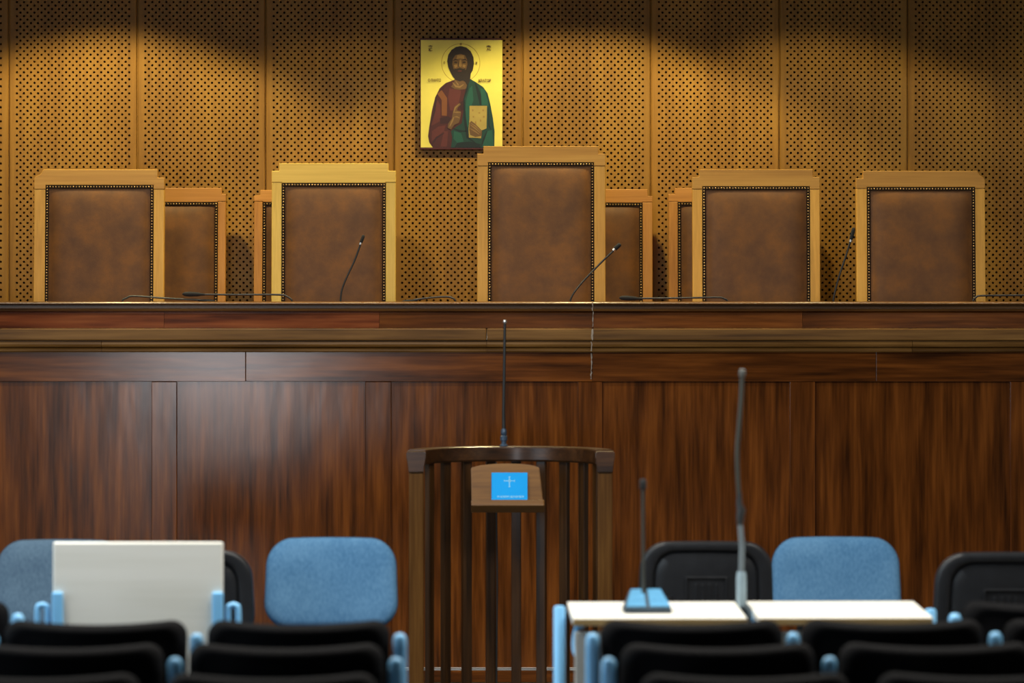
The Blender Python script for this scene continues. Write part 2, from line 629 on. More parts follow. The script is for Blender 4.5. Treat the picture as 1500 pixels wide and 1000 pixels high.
# ------------------------------------------------------------------ judges' bench
YB = 17.65
SB = F / YB
BL, BR = -3.55, 3.35


def zb(py, Y=YB):
    return H - (py - HY) * Y / F


def xb(px, Y=YB):
    return (px - 750) * Y / F


bench = thing('judges_bench', "long dark mahogany judges' bench with panelled front and moulded ledge", 'bench', (0, YB, 0))


def bpart(name, bm, mat, smooth=14):
    return link(name, bm, mat, bench, smooth)


stile_px = [(-91, -53), (222, 259), (535, 573), (846, 882), (1157, 1194), (1480, 1520)]
edges = [BL] + [xb(q) for s in stile_px for q in s] + [BR]
zp0, zp1 = 0.065, zb(559)
for i, s in enumerate(stile_px):
    b = new(); box(b, xb(s[0]), xb(s[1]), -.002, .03, 0.062, zb(558.5) - .0008, .0025)
    bpart('stile', b, M_mahv)
for i in range(0, len(edges), 2):
    a, c = edges[i], edges[i + 1]
    b = new(); box(b, a - .004, c + .004, .015, .029, 0.062, zp1 + .006, .001)
    bpart('panel', b, M_mahv)
# rail above the panels in lengths
rj = [BL, xb(360), xb(868), xb(1283), BR]
for a, c in zip(rj, rj[1:]):
    b = new(); box(b, a + .0006, c - .0006, -.007, .03, zb(558.5), zb(511), .002)
    bpart('rail', b, M_mahh)
# lower moulding (two beads), the ledge board, the frieze boards, the cap
mj = [BL, xb(150), xb(713), xb(1335), BR]
zt = zb
prof_low = [(.03, zt(515.5)), (-.028, zt(515.5)), (-.034, zt(513)), (-.032, zt(510.5)), (-.026, zt(508.8)), (-.030, zt(508)), (-.048, zt(507.2)),
            (-.052, zt(504)), (-.048, zt(500.8)), (-.040, zt(500)), (-.040, zt(498.5)), (.03, zt(498.5))]
for a, c in zip(mj, mj[1:]):
    b = new(); prism(b, prof_low, a + .0008, c - .0008, 'x')
    bpart('lower_moulding', b, M_mould, 40)
lj = [BL, xb(713), xb(868), BR]
for a, c in zip(lj, lj[1:]):
    b = new(); box(b, a + .0006, c - .0006, -.058, .03, zt(498.2), zt(480.5), .0055, seg=2)
    bpart('ledge_board', b, M_mould, 14)
fj = [BL, xb(241), xb(556), xb(868), xb(1175), BR]
fm = [M_mahred, M_mahred, M_mahh, M_mahh, M_mahh]
for (a, c), mm in zip(zip(fj, fj[1:]), fm):
    b = new(); prism(b, [(.03, zt(480)), (-.030, zt(480)), (-.012, zt(455)), (.03, zt(455))], a + .0006, c - .0006, 'x')
    bpart('frieze_board', b, mm, 14)
prof_cap = [(.10, zt(456)), (-.034, zt(456)), (-.040, zt(454.8)), (-.041, zt(453.4)), (-.037, zt(452.2)), (-.028, zt(451.8)), (-.012, zt(451.2)), (-.012, zt(447.2)), (-.030, zt(446.8)),
            (-.040, zt(446.2)), (-.044, zt(445)), (-.044, zt(443.8)), (-.040, zt(442.4)), (-.033, zt(441.6)), (.10, zt(441.6))]
cj = [BL, xb(868), BR]
for a, c in zip(cj, cj[1:]):
    b = new(); prism(b, prof_cap, a + .0006, c - .0006, 'x')
    bpart('cap_moulding', b, M_cap, 40)
# desk behind the raised cap
ZD = 1.595
b = new(); box(b, BL, BR, .10, .52, ZD - .035, ZD, .004); bpart('desktop', b, M_mahh)
for xx in (BL + .02, -1.75, 0.0, 1.75, BR - .02):
    b = new(); box(b, xx - .014, xx + .014, .095, .50, DZ + .002, ZD - .035); bpart('side_panel', b, M_mahv)
b = new(); box(b, BL, BR, .03, .09, .0, zt(456)); bpart('carcass', b, M_mahh)
# plinth with bright strip
b = new(); box(b, BL, BR, -.012, .03, 0.001, .050, .002); bpart('plinth', b, M_mahh)
for z in (.054, .061):
    b = new(); box(b, BL, BR, -.010, .03, z - .0026, z + .0022, .0015); bpart('metal_strip', b, M_chrome)
# whitish filler line down the joint at the middle of the bench
b = new()
rr = random.Random(3)


def filler(bm, py0, py1, y, px, w0=.0016):
    n = max(3, int((py1 - py0) / 3))
    L_, R_ = [], []
    for i in range(n + 1):
        py = py0 + (py1 - py0) * i / n
        x = xb(px) + rr.uniform(-.0025, .0025)
        w = w0 * rr.uniform(.3, 1.9)
        L_.append(bm.verts.new((x - w, y, zt(py))))
        R_.append(bm.verts.new((x + w, y, zt(py))))
    for i in range(n):
        bm.faces.new((L_[i], R_[i], R_[i + 1], L_[i + 1]))


filler(b, 443, 455, -.0455, 868)
filler(b, 456, 479, -.0315, 868)
filler(b, 481, 498, -.0590, 867, .0026)
filler(b, 500, 514, -.0530, 866, .0022)
filler(b, 517, 555, -.0080, 866)
filler(b, 483, 497, -.0590, 713, .0008)
o = link('filler_seam', b, M_crack, bench)
o['label'] = 'whitish filled joint line'
o['kind'] = 'stuff'

# ------------------------------------------------------------------ judges' chairs
nail_cache = {}


def judge_chair(label, oak, Y, sh, cap, ysh, ycap, yjoint, lea, ylea, soft=None, seat_d=0.46):
    """high-backed chair: stepped head rail, two posts, leather back in a band of nails. sh, cap, lea are (left, right) pixels"""
    s = F / Y
    xc = (sh[0] + sh[1]) / 2
    X = lambda px: (px - xc) / s
    Z = lambda py: H - (py - HY) / s - DZ
    t = thing('judge_chair', label, 'chair', ((xc - 750) / s, Y, DZ), 0, 'high-backed leather chairs behind the bench')
    ztop = Z(ycap)
    rec = 0.06

    def shear(bm):
        for v in bm.verts:
            v.co.y += (v.co.z - ztop) * rec
        return bm
    th = .05
    # head rail with stepped shoulders
    zl, zs_, zc_ = Z(yjoint), Z(ysh), Z(ycap)
    x0_, x1_, c0, c1 = X(sh[0]), X(sh[1]), X(cap[0]), X(cap[1])
    left = [(x0_, zs_), (c0, zs_), (c0, zc_)]
    right = [(c1, zc_), (c1, zs_), (x1_, zs_)]
    if soft == 'l':
        left = [(x0_, zs_ - .006), (x0_ + .008, zs_ + .006), (c0 - .004, zs_ + .014), (c0 + .012, zc_)]
    if soft == 'r':
        right = [(c1 - .012, zc_), (c1 + .002, zs_ + .014), (x1_ - .008, zs_ + .004), (x1_, zs_ - .006)]
    lx0, lx1 = X(lea[0]), X(lea[1])
    zla = Z(ylea)
    outline = [(x0_, zl)] + left + right + [(x1_, zl), (lx1, zl), (lx1, zla), (lx0, zla), (lx0, zl)]
    b = new(); prism(b, outline, 0, th, 'y', .0025); link('head_rail', shear(b), M_oakh[oak], t, 14)
    # posts (they run down as the rear legs)
    for a, c in ((x0_, lx0), (lx1, x1_)):
        b = new(); box(b, a + .0006, c - .0006, .001, th - .001, .004, zl - .0008, .003); link('post', shear(b), M_oakv[oak], t, 14)
    # leather back: puffed pad
    zb_ = .50
    zt_ = zla - .001
    b = new()
    nx, nz = 22, 44
    g = []
    for j in range(nz + 1):
        row = []
        for i in range(nx + 1):
            u, w = 2 * i / nx - 1, 2 * j / nz - 1
            # finer steps near the rim
            uu = math.copysign(abs(u) ** .7, u)
            ww = math.copysign(abs(w) ** .7, w)
            x = (lx0 + lx1) / 2 + uu * (lx1 - lx0) / 2
            z = (zb_ + zt_) / 2 + ww * (zt_ - zb_) / 2
            dx = min(x - lx0, lx1 - x)
            dz = min(z - zb_, zt_ - z)
            puff = lambda d, k: 1 - math.exp(-max(d - .014, 0) / k)
            d = .004 + .030 * puff(dx, .026) * puff(dz, .050)
            row.append(b.verts.new((x, .012 - d, z)))
        g.append(row)
    for j in range(nz):
        for i in range(nx):
            b.faces.new((g[j][i], g[j][i + 1], g[j + 1][i + 1], g[j + 1][i]))
    shear(b)
    link('backrest', b, M_leather, t, 80)
    b = new(); box(b, lx0 + .001, lx1 - .001, .016, .040, zb_ - .02, zt_); link('back_board', shear(b), M_oakv[oak], t)
    # dark band and its nails along the rim
    b = new()
    bw = .014
    box(b, lx0, lx0 + bw, .0005, .011, zb_, zt_, .001)
    box(b, lx1 - bw, lx1, .0005, .011, zb_, zt_, .001)
    box(b, lx0 + bw, lx1 - bw, .0005, .011, zt_ - bw, zt_, .001)
    band = link('nail_trim', shear(b), M_trimband, t)
    b = new()
    step = .0128

    def nail(x, z):
        r = .0036
        ring = [b.verts.new((x + r * math.cos(R(60 * k)), .0004, z + r * math.sin(R(60 * k)))) for k in range(6)]
        tip = b.verts.new((x, -.0036, z))
        for k in range(6):
            b.faces.new((ring[k], tip, ring[(k + 1) % 6]))
    n = int((lx1 - lx0 - bw) / step)
    for i in range(n + 1):
        nail(lx0 + bw / 2 + i * (lx1 - lx0 - bw) / n, zt_ - bw / 2)
    for i in range(1, int((zt_ - zb_) / step)):
        for x in (lx0 + bw / 2, lx1 - bw / 2):
            nail(x, zt_ - bw / 2 - i * step)
    bmesh.ops.recalc_face_normals(b, faces=b.faces[:])
    nl = link('nails', shear(b), M_brass, band, 50)
    nl['kind'] = 'stuff'
    nl['label'] = 'row of small brass nail heads'
    # seat
    yb = (0.42 - ztop) * rec
    b = new(); box(b, x0_ + .02, x1_ - .02, yb - seat_d, yb - .002, .40, .48, .025, seg=3); link('seat', b, M_leather, t, 60)
    b = new(); box(b, x0_ + .012, x1_ - .012, yb - seat_d + .005, yb - .004, .33, .40, .003); link('seat_frame', b, M_oakh[oak], t)
    for sx in (x0_ + .035, x1_ - .035):
        b = new(); box(b, sx - .023, sx + .023, yb - seat_d + .01, yb - seat_d + .056, .001, .33, .003); link('leg', b, M_oakv[oak], t)
    return t


YF, YK = 18.30, 18.97
judge_chair('oak and brown leather high chair at left end of the bench, rounded left shoulder', 'honey', YF, (50, 241), (60, 231), 260, 248, 277, (67, 225), 271, 'l')
judge_chair('brighter-lit yellowish oak leather chair second from left, behind upright thin microphone', 'pale', YF, (398, 580), (409, 569), 250, 239, 267, (413, 565), 268)
judge_chair("tallest leather chair in the middle, its top overlapping the icon's lower edge", 'honey', YF, (699, 887), (708, 877), 225, 214, 243, (715, 870), 238)
judge_chair('oak and leather front chair just right of the tall middle chair', 'honey', YF, (1014, 1201), (1024, 1191), 259, 248, 277, (1029, 1186), 273)
judge_chair('oak and brown leather high chair at the far right end of the bench', 'honey', YF, (1254, 1443), (1264, 1435), 261, 250, 276, (1270, 1428), 274, 'r')
judge_chair('lower orange oak chair half hidden by the leftmost leather chair', 'warmlit', YK, (152, 331), (158, 325), 284, 275, 295, (165, 319), 296, seat_d=.40)
judge_chair('lower orange oak chair mostly hidden behind the brighter-lit yellowish oak chair', 'warmlit', YK, (372, 550), (381, 543), 286, 278, 295, (385, 537), 296, seat_d=.40)
judge_chair('lower orange oak chair peeking out right of the tall middle chair', 'warmlit', YK, (779, 956), (787, 949), 287, 277, 296, (793, 941), 297, seat_d=.40)
judge_chair('lower orange oak chair showing only a strip right of the wall seam', 'warmlit', YK, (979, 1158), (988, 1150), 284, 275, 295, (993, 1144), 296, seat_d=.40)

# ------------------------------------------------------------------ icon on the wall
YI = YW - .032


def ic(cx, cy):
    """spot on the painting (measured on an enlarged view) -> local x, z in metres"""
    px, py = 590 + cx / 5.265, 40 + cy / 5.263
    return ((px - 675.5) * YI / F, (137.5 - py) * YI / F)


icon_c = W(675.5, 137.5, YI)
icon = thing('icon_painting', 'gold-ground icon of a robed bearded figure with halo hung on panelled wall', 'painting', icon_c)
fw, fh = 121 * YI / F / 2, 163 * YI / F / 2
b = new(); box(b, -fw, fw, 0, .0305, -fh, fh, .002); link('frame', b, plain('dark_red_edge_paint', (0.075, 0.010, 0.006), 0.4), icon)


def flat(col, name, rough=0.45, var=0.08, scale=18.0):
    return plain(name, col, rough, var=var, scale=scale)


layer = [0]


def paint(name, polys, mat, closed=True):
    layer[0] += 1
    y = -.0006 - layer[0] * .00025
    bm = new()
    for poly in polys:
        pts = [ic(*p) for p in poly]
        vs = [bm.verts.new((x, y, z)) for x, z in pts]
        f = bm.faces.new(vs)
        f.normal_update()
        if f.normal.y > 0:
            f.normal_flip()
    bmesh.ops.triangulate(bm, faces=bm.faces[:])
    o = link(name, bm, mat, icon)
    if len(polys) > 1:
        o['kind'] = 'stuff'
    return o


def ell(cx, cy, rx, ry, n=28, a0=0, a1=360):
    return [(cx + rx * math.cos(R(a0 + (a1 - a0) * k / n)), cy + ry * math.sin(R(a0 + (a1 - a0) * k / n))) for k in range(n + (a1 - a0 < 360))]


def strip(pts, w):
    """thin brush stroke along pts"""
    L_, R_ = [], []
    for i, p in enumerate(pts):
        q0, q1 = pts[max(i - 1, 0)], pts[min(i + 1, len(pts) - 1)]
        dx, dy = q1[0] - q0[0], q1[1] - q0[1]
        d = math.hypot(dx, dy) or 1
        k = w * (0.35 if i in (0, len(pts) - 1) else 1)
        L_.append((p[0] - dy / d * k, p[1] + dx / d * k))
        R_.append((p[0] + dy / d * k, p[1] - dx / d * k))
    return L_ + R_[::-1]


P_gold = flat((0.82, 0.74, 0.14), 'gold_leaf_ground', 0.4, 0.06, 9)
P_line = flat((0.42, 0.29, 0.05), 'ochre_line_paint')
P_hair = flat((0.020, 0.012, 0.007), 'dark_brown_hair_paint')
P_skin = flat((0.13, 0.070, 0.024), 'shaded_skin_paint')
P_skinl = flat((0.25, 0.150, 0.050), 'lit_skin_paint')
P_robe = flat((0.062, 0.012, 0.011), 'maroon_robe_paint')
P_robel = flat((0.105, 0.022, 0.018), 'light_maroon_paint')
P_robed = flat((0.035, 0.008, 0.010), 'deep_maroon_fold_paint')
P_or = flat((0.20, 0.070, 0.018), 'orange_stripe_paint')
P_teal = flat((0.006, 0.045, 0.036), 'teal_mantle_paint')
P_teall = flat((0.010, 0.090, 0.066), 'light_teal_fold_paint')
P_teald = flat((0.004, 0.015, 0.015), 'dark_teal_fold_paint')
P_bk = flat((0.40, 0.31, 0.08), 'painted_book_cover')
P_bkl = flat((0.30, 0.19, 0.05), 'painted_book_marks')
P_red = flat((0.07, 0.015, 0.005), 'red_brown_lettering')

paint('gold_ground', [[(139, 98), (768, 98), (768, 926), (139, 926)]], P_gold)
ring_pts = ell(447, 275, 150, 150, 48)
rin = ell(447, 275, 146, 146, 48)
paint('halo', [[ring_pts[k], ring_pts[(k + 1) % 48], rin[(k + 1) % 48], rin[k]] for k in range(48)], P_line)
paint('robe', [[(395, 405), (330, 430), (285, 470), (250, 540), (225, 640), (205, 760), (195, 840), (205, 890), (232, 926), (400, 926), (480, 700), (500, 480), (470, 440)]], P_robe)
paint('robe_fold', [[(360, 470), (430, 482), (450, 490), (430, 590), (395, 640), (365, 640), (350, 540)], [(235, 650), (268, 560), (290, 600), (290, 720), (250, 745), (215, 760)],
                    [(225, 800), (275, 765), (330, 755), (318, 800), (255, 850), (222, 880)], [(318, 800), (350, 800), (340, 920), (290, 920)]], P_robel)
paint('robe_shadow', [strip([(262, 520), (245, 640), (212, 770)], 8), strip([(225, 905), (260, 850), (320, 815)], 7), [(285, 700), (350, 685), (375, 700), (350, 740), (290, 745)], strip([(340, 440), (300, 480), (262, 530)], 6),
                      [(430, 590), (470, 560), (470, 640), (450, 640)]], P_robed)
paint('orange_band', [[(266, 512), (300, 484), (342, 545), (340, 682), (300, 680), (300, 560)]], P_or)
paint('neck', [[(400, 390), (395, 425), (372, 458), (400, 475), (440, 482), (480, 476), (505, 460), (500, 390)]], P_skin)
paint('neck_light', [strip([(385, 425), (410, 455), (440, 460), (470, 440)], 7), strip([(405, 410), (425, 440), (432, 448)], 5)], P_skinl)
paint('mantle', [[(500, 440), (515, 395), (560, 420), (620, 460), (655, 510), (675, 590), (695, 700), (708, 800), (706, 926), (372, 926), (382, 850), (372, 800), (420, 760), (455, 740), (470, 640), (470, 540)]], P_teal)
paint('mantle_fold', [[(515, 470), (535, 450), (545, 560), (520, 640), (505, 760), (485, 800), (478, 700), (490, 560)], [(600, 470), (630, 480), (655, 560), (660, 610), (640, 600), (610, 600)],
                      [(650, 800), (690, 790), (700, 920), (615, 922), (630, 860)], [(395, 800), (450, 815), (470, 880), (420, 890), (392, 860)]], P_teall)
paint('mantle_shadow', [strip([(560, 430), (590, 520), (600, 600)], 14), strip([(475, 560), (478, 700), (500, 850), (560, 890)], 10), [(420, 890), (520, 880), (600, 900), (600, 925), (400, 925)], strip([(650, 800), (625, 860), (605, 920)], 8),
                        strip([(390, 780), (440, 800), (490, 800)], 9), strip([(510, 400), (495, 480), (470, 560)], 8), strip([(660, 620), (665, 760), (680, 790)], 6)], P_teald)
paint('hair', [[(447, 145), (490, 155), (525, 185), (545, 230), (549, 280), (540, 330), (524, 360), (520, 400), (516, 420), (495, 445), (480, 420), (465, 410), (440, 416), (410, 405), (390, 385),
                (370, 350), (352, 310), (343, 260), (352, 210), (375, 175), (410, 152)]], P_hair)
paint('face', [[(447, 205), (480, 215), (496, 250), (498, 290), (488, 325), (465, 335), (440, 325), (410, 335), (392, 320), (382, 285), (386, 245), (405, 215)]], P_skin)
paint('face_light', [[(420, 215), (470, 215), (475, 245), (440, 240), (415, 245)], [(440, 250), (450, 250), (456, 300), (440, 308), (432, 300)], [(394, 290), (420, 285), (420, 305), (402, 315)], [(462, 285), (486, 290), (480, 312), (462, 306)]], P_skinl)
paint('face_feature', [strip([(388, 258), (405, 248), (428, 254)], 5), strip([(458, 254), (480, 248), (496, 258)], 5), ell(409, 270, 13, 6, 12), ell(474, 270, 13, 6, 12),
                       [(415, 320), (440, 312), (466, 320), (486, 316), (470, 345), (440, 340), (412, 345), (396, 318)], strip([(430, 262), (430, 300), (444, 310)], 3)], P_hair)
paint('mouth', [ell(440, 337, 16, 5, 12)], P_robel)
paint('painted_book', [[(515, 605), (650, 605), (646, 780), (607, 795), (605, 855), (510, 850), (508, 780), (514, 700)]], P_bk)
paint('book_mark', [ell(540, 640, 6, 9, 8), ell(620, 640, 7, 8, 8), ell(590, 660, 8, 6, 8), ell(545, 690, 7, 7, 8), ell(625, 690, 8, 8, 8), ell(600, 720, 6, 10, 8), ell(562, 738, 7, 15, 8), strip([(520, 612), (645, 612)], 2),
                    strip([(514, 845), (605, 850)], 3)], P_bkl)
paint('hand', [[(346, 775), (352, 740), (378, 705), (388, 650), (400, 612), (425, 590), (442, 583), (447, 598), (425, 618), (418, 640), (448, 648), (450, 662), (442, 705), (432, 738), (398, 752), (372, 788)],
               [(512, 790), (514, 735), (530, 722), (556, 742), (590, 775), (612, 800), (608, 838), (560, 845), (520, 830)]], P_skin)
paint('hand_light', [strip([(392, 660), (405, 620), (436, 592)], 6), strip([(395, 655), (420, 655), (446, 655)], 5), strip([(400, 690), (420, 690), (438, 700)], 5), strip([(362, 765), (380, 725), (395, 690)], 7),
                     strip([(520, 750), (560, 780), (600, 815)], 5), strip([(520, 735), (565, 765), (605, 805)], 4), strip([(520, 780), (555, 800), (590, 825)], 5)], P_skinl)


def text_mesh(body, size, width=None, bold=0.0):
    cu = bpy.data.curves.new('lettering', 'FONT')
    cu.body = body
    cu.size = size
    cu.offset = bold
    cu.align_x = 'CENTER'
    cu.align_y = 'CENTER'
    o = bpy.data.objects.new('lettering', cu)
    C.objects.link(o)
    dg = bpy.context.evaluated_depsgraph_get()
    me = bpy.data.meshes.new_from_object(o.evaluated_get(dg))
    C.objects.unlink(o)
    bpy.data.objects.remove(o)
    me.materials.clear()
    if width:
        xs = [v.co.x for v in me.vertices]
        k = width / max(1e-6, max(xs) - min(xs))
        for v in me.vertices:
            v.co.x *= k
    return me


def icon_text(body, cx, cy, size, width, mat):
    me = text_mesh(body, size * 1.25, width, .0004)
    x, z = ic(cx, cy)
    o = link_me('lettering', me, mat, icon)
    o.location = (x, -.0075, z)
    o.rotation_euler = (R(90), 0, 0)


K = YI / F / 5.265
icon_text('IC', 213, 172, .018, 28 * K, P_red)
icon_text('XC', 664, 168, .018, 34 * K, P_red)
icon_text('Ο ΠΑΝΤΟ', 245, 410, .014, 100 * K, P_red)
icon_text('ΚΡΑΤΩΡ', 632, 412, .014, 96 * K, P_red)
icon_text('Ο', 320, 275, .011, 12 * K, P_red)
icon_text('Ν', 568, 275, .011, 12 * K, P_red)
icon_text('Ω', 447, 131, .009, 14 * K, P_red)
paint('overline', [strip([(195, 147), (212, 143), (230, 147)], 4), strip([(645, 147), (664, 143), (682, 147)], 4)], P_red)

# ------------------------------------------------------------------ microphones on the bench
YM = 17.96


def bench_mic(label, px_pts, head, base_px, stem_mat=M_mic):
    """gooseneck microphone on the desk behind the cap; px_pts from base to tip, head = last pixels that form the capsule"""
    base = W(base_px, 441, YM)
    base.z = ZD
    t = thing('gooseneck_microphone', label, 'microphone', base, 0, 'microphones along the bench')
    b = new(); box(b, -.045, .045, -.04, .05, .0005, .022, .008); link('base', b, M_mic, t, 40)
    pts = [Vector((0, 0, .02)), W(px_pts[0][0], px_pts[0][1] + 4, YM) - base] + [W(p[0], p[1], YM) - base for p in px_pts]
    b = new(); tube(b, smooth_path(pts, 7), .0042, 8); link('stem', b, stem_mat, t, 60)
    if head:
        a, c = W(*head[0], YM) - base, W(*head[1], YM) - base
        d = (c - a).normalized()
        lying = abs(d.z) < .3
        b = new()
        if lying:
            tube(b, [a - d * .030, a - d * .012, a, a + (c - a) * .55, a + (c - a) * .85, c], [.0045, .006, head[2] * .95, head[2] * 1.15, head[2] * .95, head[2] * .3], 12)
        else:
            capsule(b, a, c, head[2])
        link('head', b, M_foam, t, 60)
        if lying:
            return t
        b = new(); tube(b, [a - d * .004, a + d * .006], head[2] * .9, 12); link('collar', b, M_silver, t, 50)
    return t


bench_mic('thin gooseneck bent low along the ledge in front of the leftmost chair', [(180, 439), (186, 436), (196, 433.5), (240, 436.5), (296, 439.5)], ((300, 440.5), (316, 442), .008), 178, M_micgrey)
bench_mic('gooseneck laid level with fat head at left, between the two leftmost front chairs', [(427, 439), (420, 434), (408, 431.5), (350, 431.5), (286, 431)], ((290, 431), (267, 430.5), .0095), 428)
bench_mic('upright gooseneck standing before the brighter-lit yellowish oak chair', [(499, 438), (501, 424), (507, 408), (520, 380), (530, 352)], ((528, 357), (533, 344), .0075), 498)
bench_mic('low gooseneck arc poking over the ledge just left of tall middle chair', [(667, 440), (662, 436), (652, 434.5), (630, 436), (606, 439)], ((602, 441), (588, 443), .008), 669)
bench_mic('gooseneck leaning right across the tall middle chair', [(836, 438), (842, 427), (856, 410), (882, 383), (903, 363)], ((899, 366), (909, 357), .0095), 835)
bench_mic('gooseneck laid level in front of the chair right of the middle', [(1065, 440), (1060, 437), (1050, 435.5), (990, 436.5), (926, 437)], ((930, 437), (907, 436), .0095), 1067)
bench_mic('slim upright gooseneck between the two rightmost chairs', [(1221, 438), (1224, 424), (1230, 402), (1240, 372), (1247, 349)], ((1246, 353), (1251, 333), .0085), 1220)
bench_mic('gooseneck laid level at the right end of the bench', [(1426, 439), (1430, 435), (1438, 433), (1480, 432.5), (1530, 432)], ((1526, 432), (1548, 431), .0095), 1425)

# ------------------------------------------------------------------ curved lectern
LX, LY, LR = W(748, 0, 15.52).x, 15.52, .357
LT = 1.091
lect = thing('lectern', 'dark wooden curved witness stand with open slats before the bench', 'lectern', (LX, LY, 0))


def arc(a, r=LR, z=0):
    return Vector((r * math.sin(R(a)), r * math.cos(R(a)), z))


def arc_bar(r0, r1, z0, z1, a0=-86, a1=86, n=40, rnd=.007):
    bm = new()
    prof = [(r0, z0 + rnd), (r0 + rnd, z0), (r1 - rnd, z0), (r1, z0 + rnd), (r1, z1 - rnd), (r1 - rnd * .3, z1 - rnd * .3), (r1 - rnd, z1), (r0 + rnd, z1), (r0 + rnd * .3, z1 - rnd * .3), (r0, z1 - rnd)]
    rings = []
    for i in range(n + 1):
        a = a0 + (a1 - a0) * i / n
        rings.append([bm.verts.new(arc(a, r, z)) for r, z in prof])
    m = len(prof)
    for p, q in zip(rings, rings[1:]):
        for k in range(m):
            bm.faces.new((p[k], p[(k + 1) % m], q[(k + 1) % m], q[k]))
    bm.faces.new(rings[0]); bm.faces.new(rings[-1][::-1])
    bmesh.ops.recalc_face_normals(bm, faces=bm.faces[:])
    return bm


link('top_rail', arc_bar(LR - .035, LR + .035, LT - .058, LT), M_lectrail, lect, 14)
link('bottom_rail', arc_bar(LR - .018, LR + .018, .03, .08), M_lectrail, lect, 14)
for s in (-1, 1):
    b = new(); box(b, s * LR - .028, s * LR + .028, -.036, .028, .001, LT - .075, .005); link('post', b, M_lectpost, lect, 14)
    b = new()
    w1, w0 = .037, .029
    pr = [(w0, LT - .082), (w0 + .001, LT - .066), (w1 - .002, LT - .036), (w1, LT - .030), (w1, LT - .010), (w1 - .006, LT - .004), (.0, LT - .004)]
    outl = [(s * LR + x, z) for x, z in pr[:-1]] + [(s * LR - x, z) for x, z in reversed(pr[:-1])]
    prism(b, outl, -.048, .030, 'y', .002)
    link('capital', b, M_lectrail, lect, 14)
for a in (-60.5, -44.5, -28.5, -12.5, 3.5, 19.5, 35.5, 51.5, 67.5):
    b = new()
    box(b, -.019, .019, -.011, .011, .075, LT - .055, .003, Matrix.Translation(arc(a)) @ Matrix.Rotation(R(-a), 4, 'Z'))
    link('slat', b, M_lect, lect, 14)
# book rest fixed to the slats
bt = [W(p[0], p[1], 15.64) for p in ((690, 684), (705, 680.5), (725, 678.5), (743, 678), (762, 678.5), (780, 680.5), (791, 684))]
org = Vector((LX, LY, 0))
top_y, bot_y = 15.655, 15.56
p_tl, p_bl, p_br = W(690, 684, top_y) - org, W(691, 738, bot_y) - org, W(796, 738, bot_y) - org
b = new()
front = [W(p[0], p[1], top_y) - org for p in ((690, 684), (705, 680.5), (725, 678.5), (743, 678), (762, 678.5), (780, 680.5), (790, 684))] + [p_br, p_bl]
nrm = (Vector((0, top_y - bot_y, (p_tl - p_bl).z)).normalized()).cross(Vector((1, 0, 0)))     # out of the board
nrm = -nrm if nrm.y > 0 else nrm
va = [b.verts.new(p) for p in front]
vb = [b.verts.new(p - nrm * .016) for p in front]
nf = len(front)
b.faces.new(va); b.faces.new(vb[::-1])
for i in range(nf):
    b.faces.new((va[i], vb[i], vb[(i + 1) % nf], va[(i + 1) % nf]))
bmesh.ops.recalc_face_normals(b, faces=b.faces[:])
bmesh.ops.bevel(b, geom=b.edges[:], offset=.003, segments=2, affect='EDGES')
rest = link('book_rest', b, M_rest, lect, 14)
upv = (p_tl - p_bl); upv.x = 0; upv.normalize()
Mb = Matrix((Vector((1, 0, 0)), -nrm, upv)).transposed().to_4x4()
Mb.translation = (p_bl + p_br) / 2
b = new(); box(b, -.138, .140, -.034, .020, -.027, .0, .004, Mb); link('ledge', b, M_rest, rest, 14)
b = new(); box(b, -.05, .05, .012, .030, .03, .10, .003, Mb)
box(b, -.012, .012, .1985, .325, .93, .97, .003)
link('bracket', b, M_lect, rest)

# blue book standing on the ledge
bk0 = Mb @ Matrix.Rotation(R(1.0), 4, 'Y')
bx = ((720 + 772.5) / 2 - 743.5) / 386.0
bw2, bh = 53 / 386.0 / 2, .133
book = thing('book', "bright blue booklet with pale cross resting on the lectern's book stand", 'book', org + Mb.translation)
Mk = Mb.copy()
Mk.translation = (0, 0, 0)
tr = Mk @ Vector((bx, -.0005, .0008))
Mk.translation = tr
b = new(); box(b, -bw2, bw2, -.0115, -.0100, 0, bh, .0004, Mk); box(b, -bw2, bw2, -.0016, -.0001, 0, bh, .0004, Mk); box(b, -bw2, -bw2 + .002, -.0115, -.0001, 0, bh, .0004, Mk); link('cover', b, M_book, book)
b = new(); box(b, -bw2 + .002, bw2 - .003, -.0100, -.0016, .002, bh - .002, 0, Mk); link('pages', b, M_paper, book)
b = new()
yy = -.0119
for (xa, xc, za, zc_) in ((-.0016, .0016, .066, .116), (-.021, .021, .094, .097), (-.005, .005, .0905, .1005), (-.004, .004, .112, .114), (-.004, .004, .068, .070), (-.0205, -.0185, .091, .100), (.0185, .0205, .091, .100)):
    box(b, xa, xc, yy, yy + .0003, za, zc_, 0, Mk)
link('cross_emblem', b, M_bookprint, book)
me = text_mesh('Η ΚΑΙΝΗ ΔΙΑΘΗΚΗ', .0125, .100, .0003)
o = link_me('lettering', me, M_bookprint, book)
o.matrix_local = Mk @ Matrix.Translation((.004, -.0120, .024)) @ Matrix.Rotation(R(90), 4, 'X')

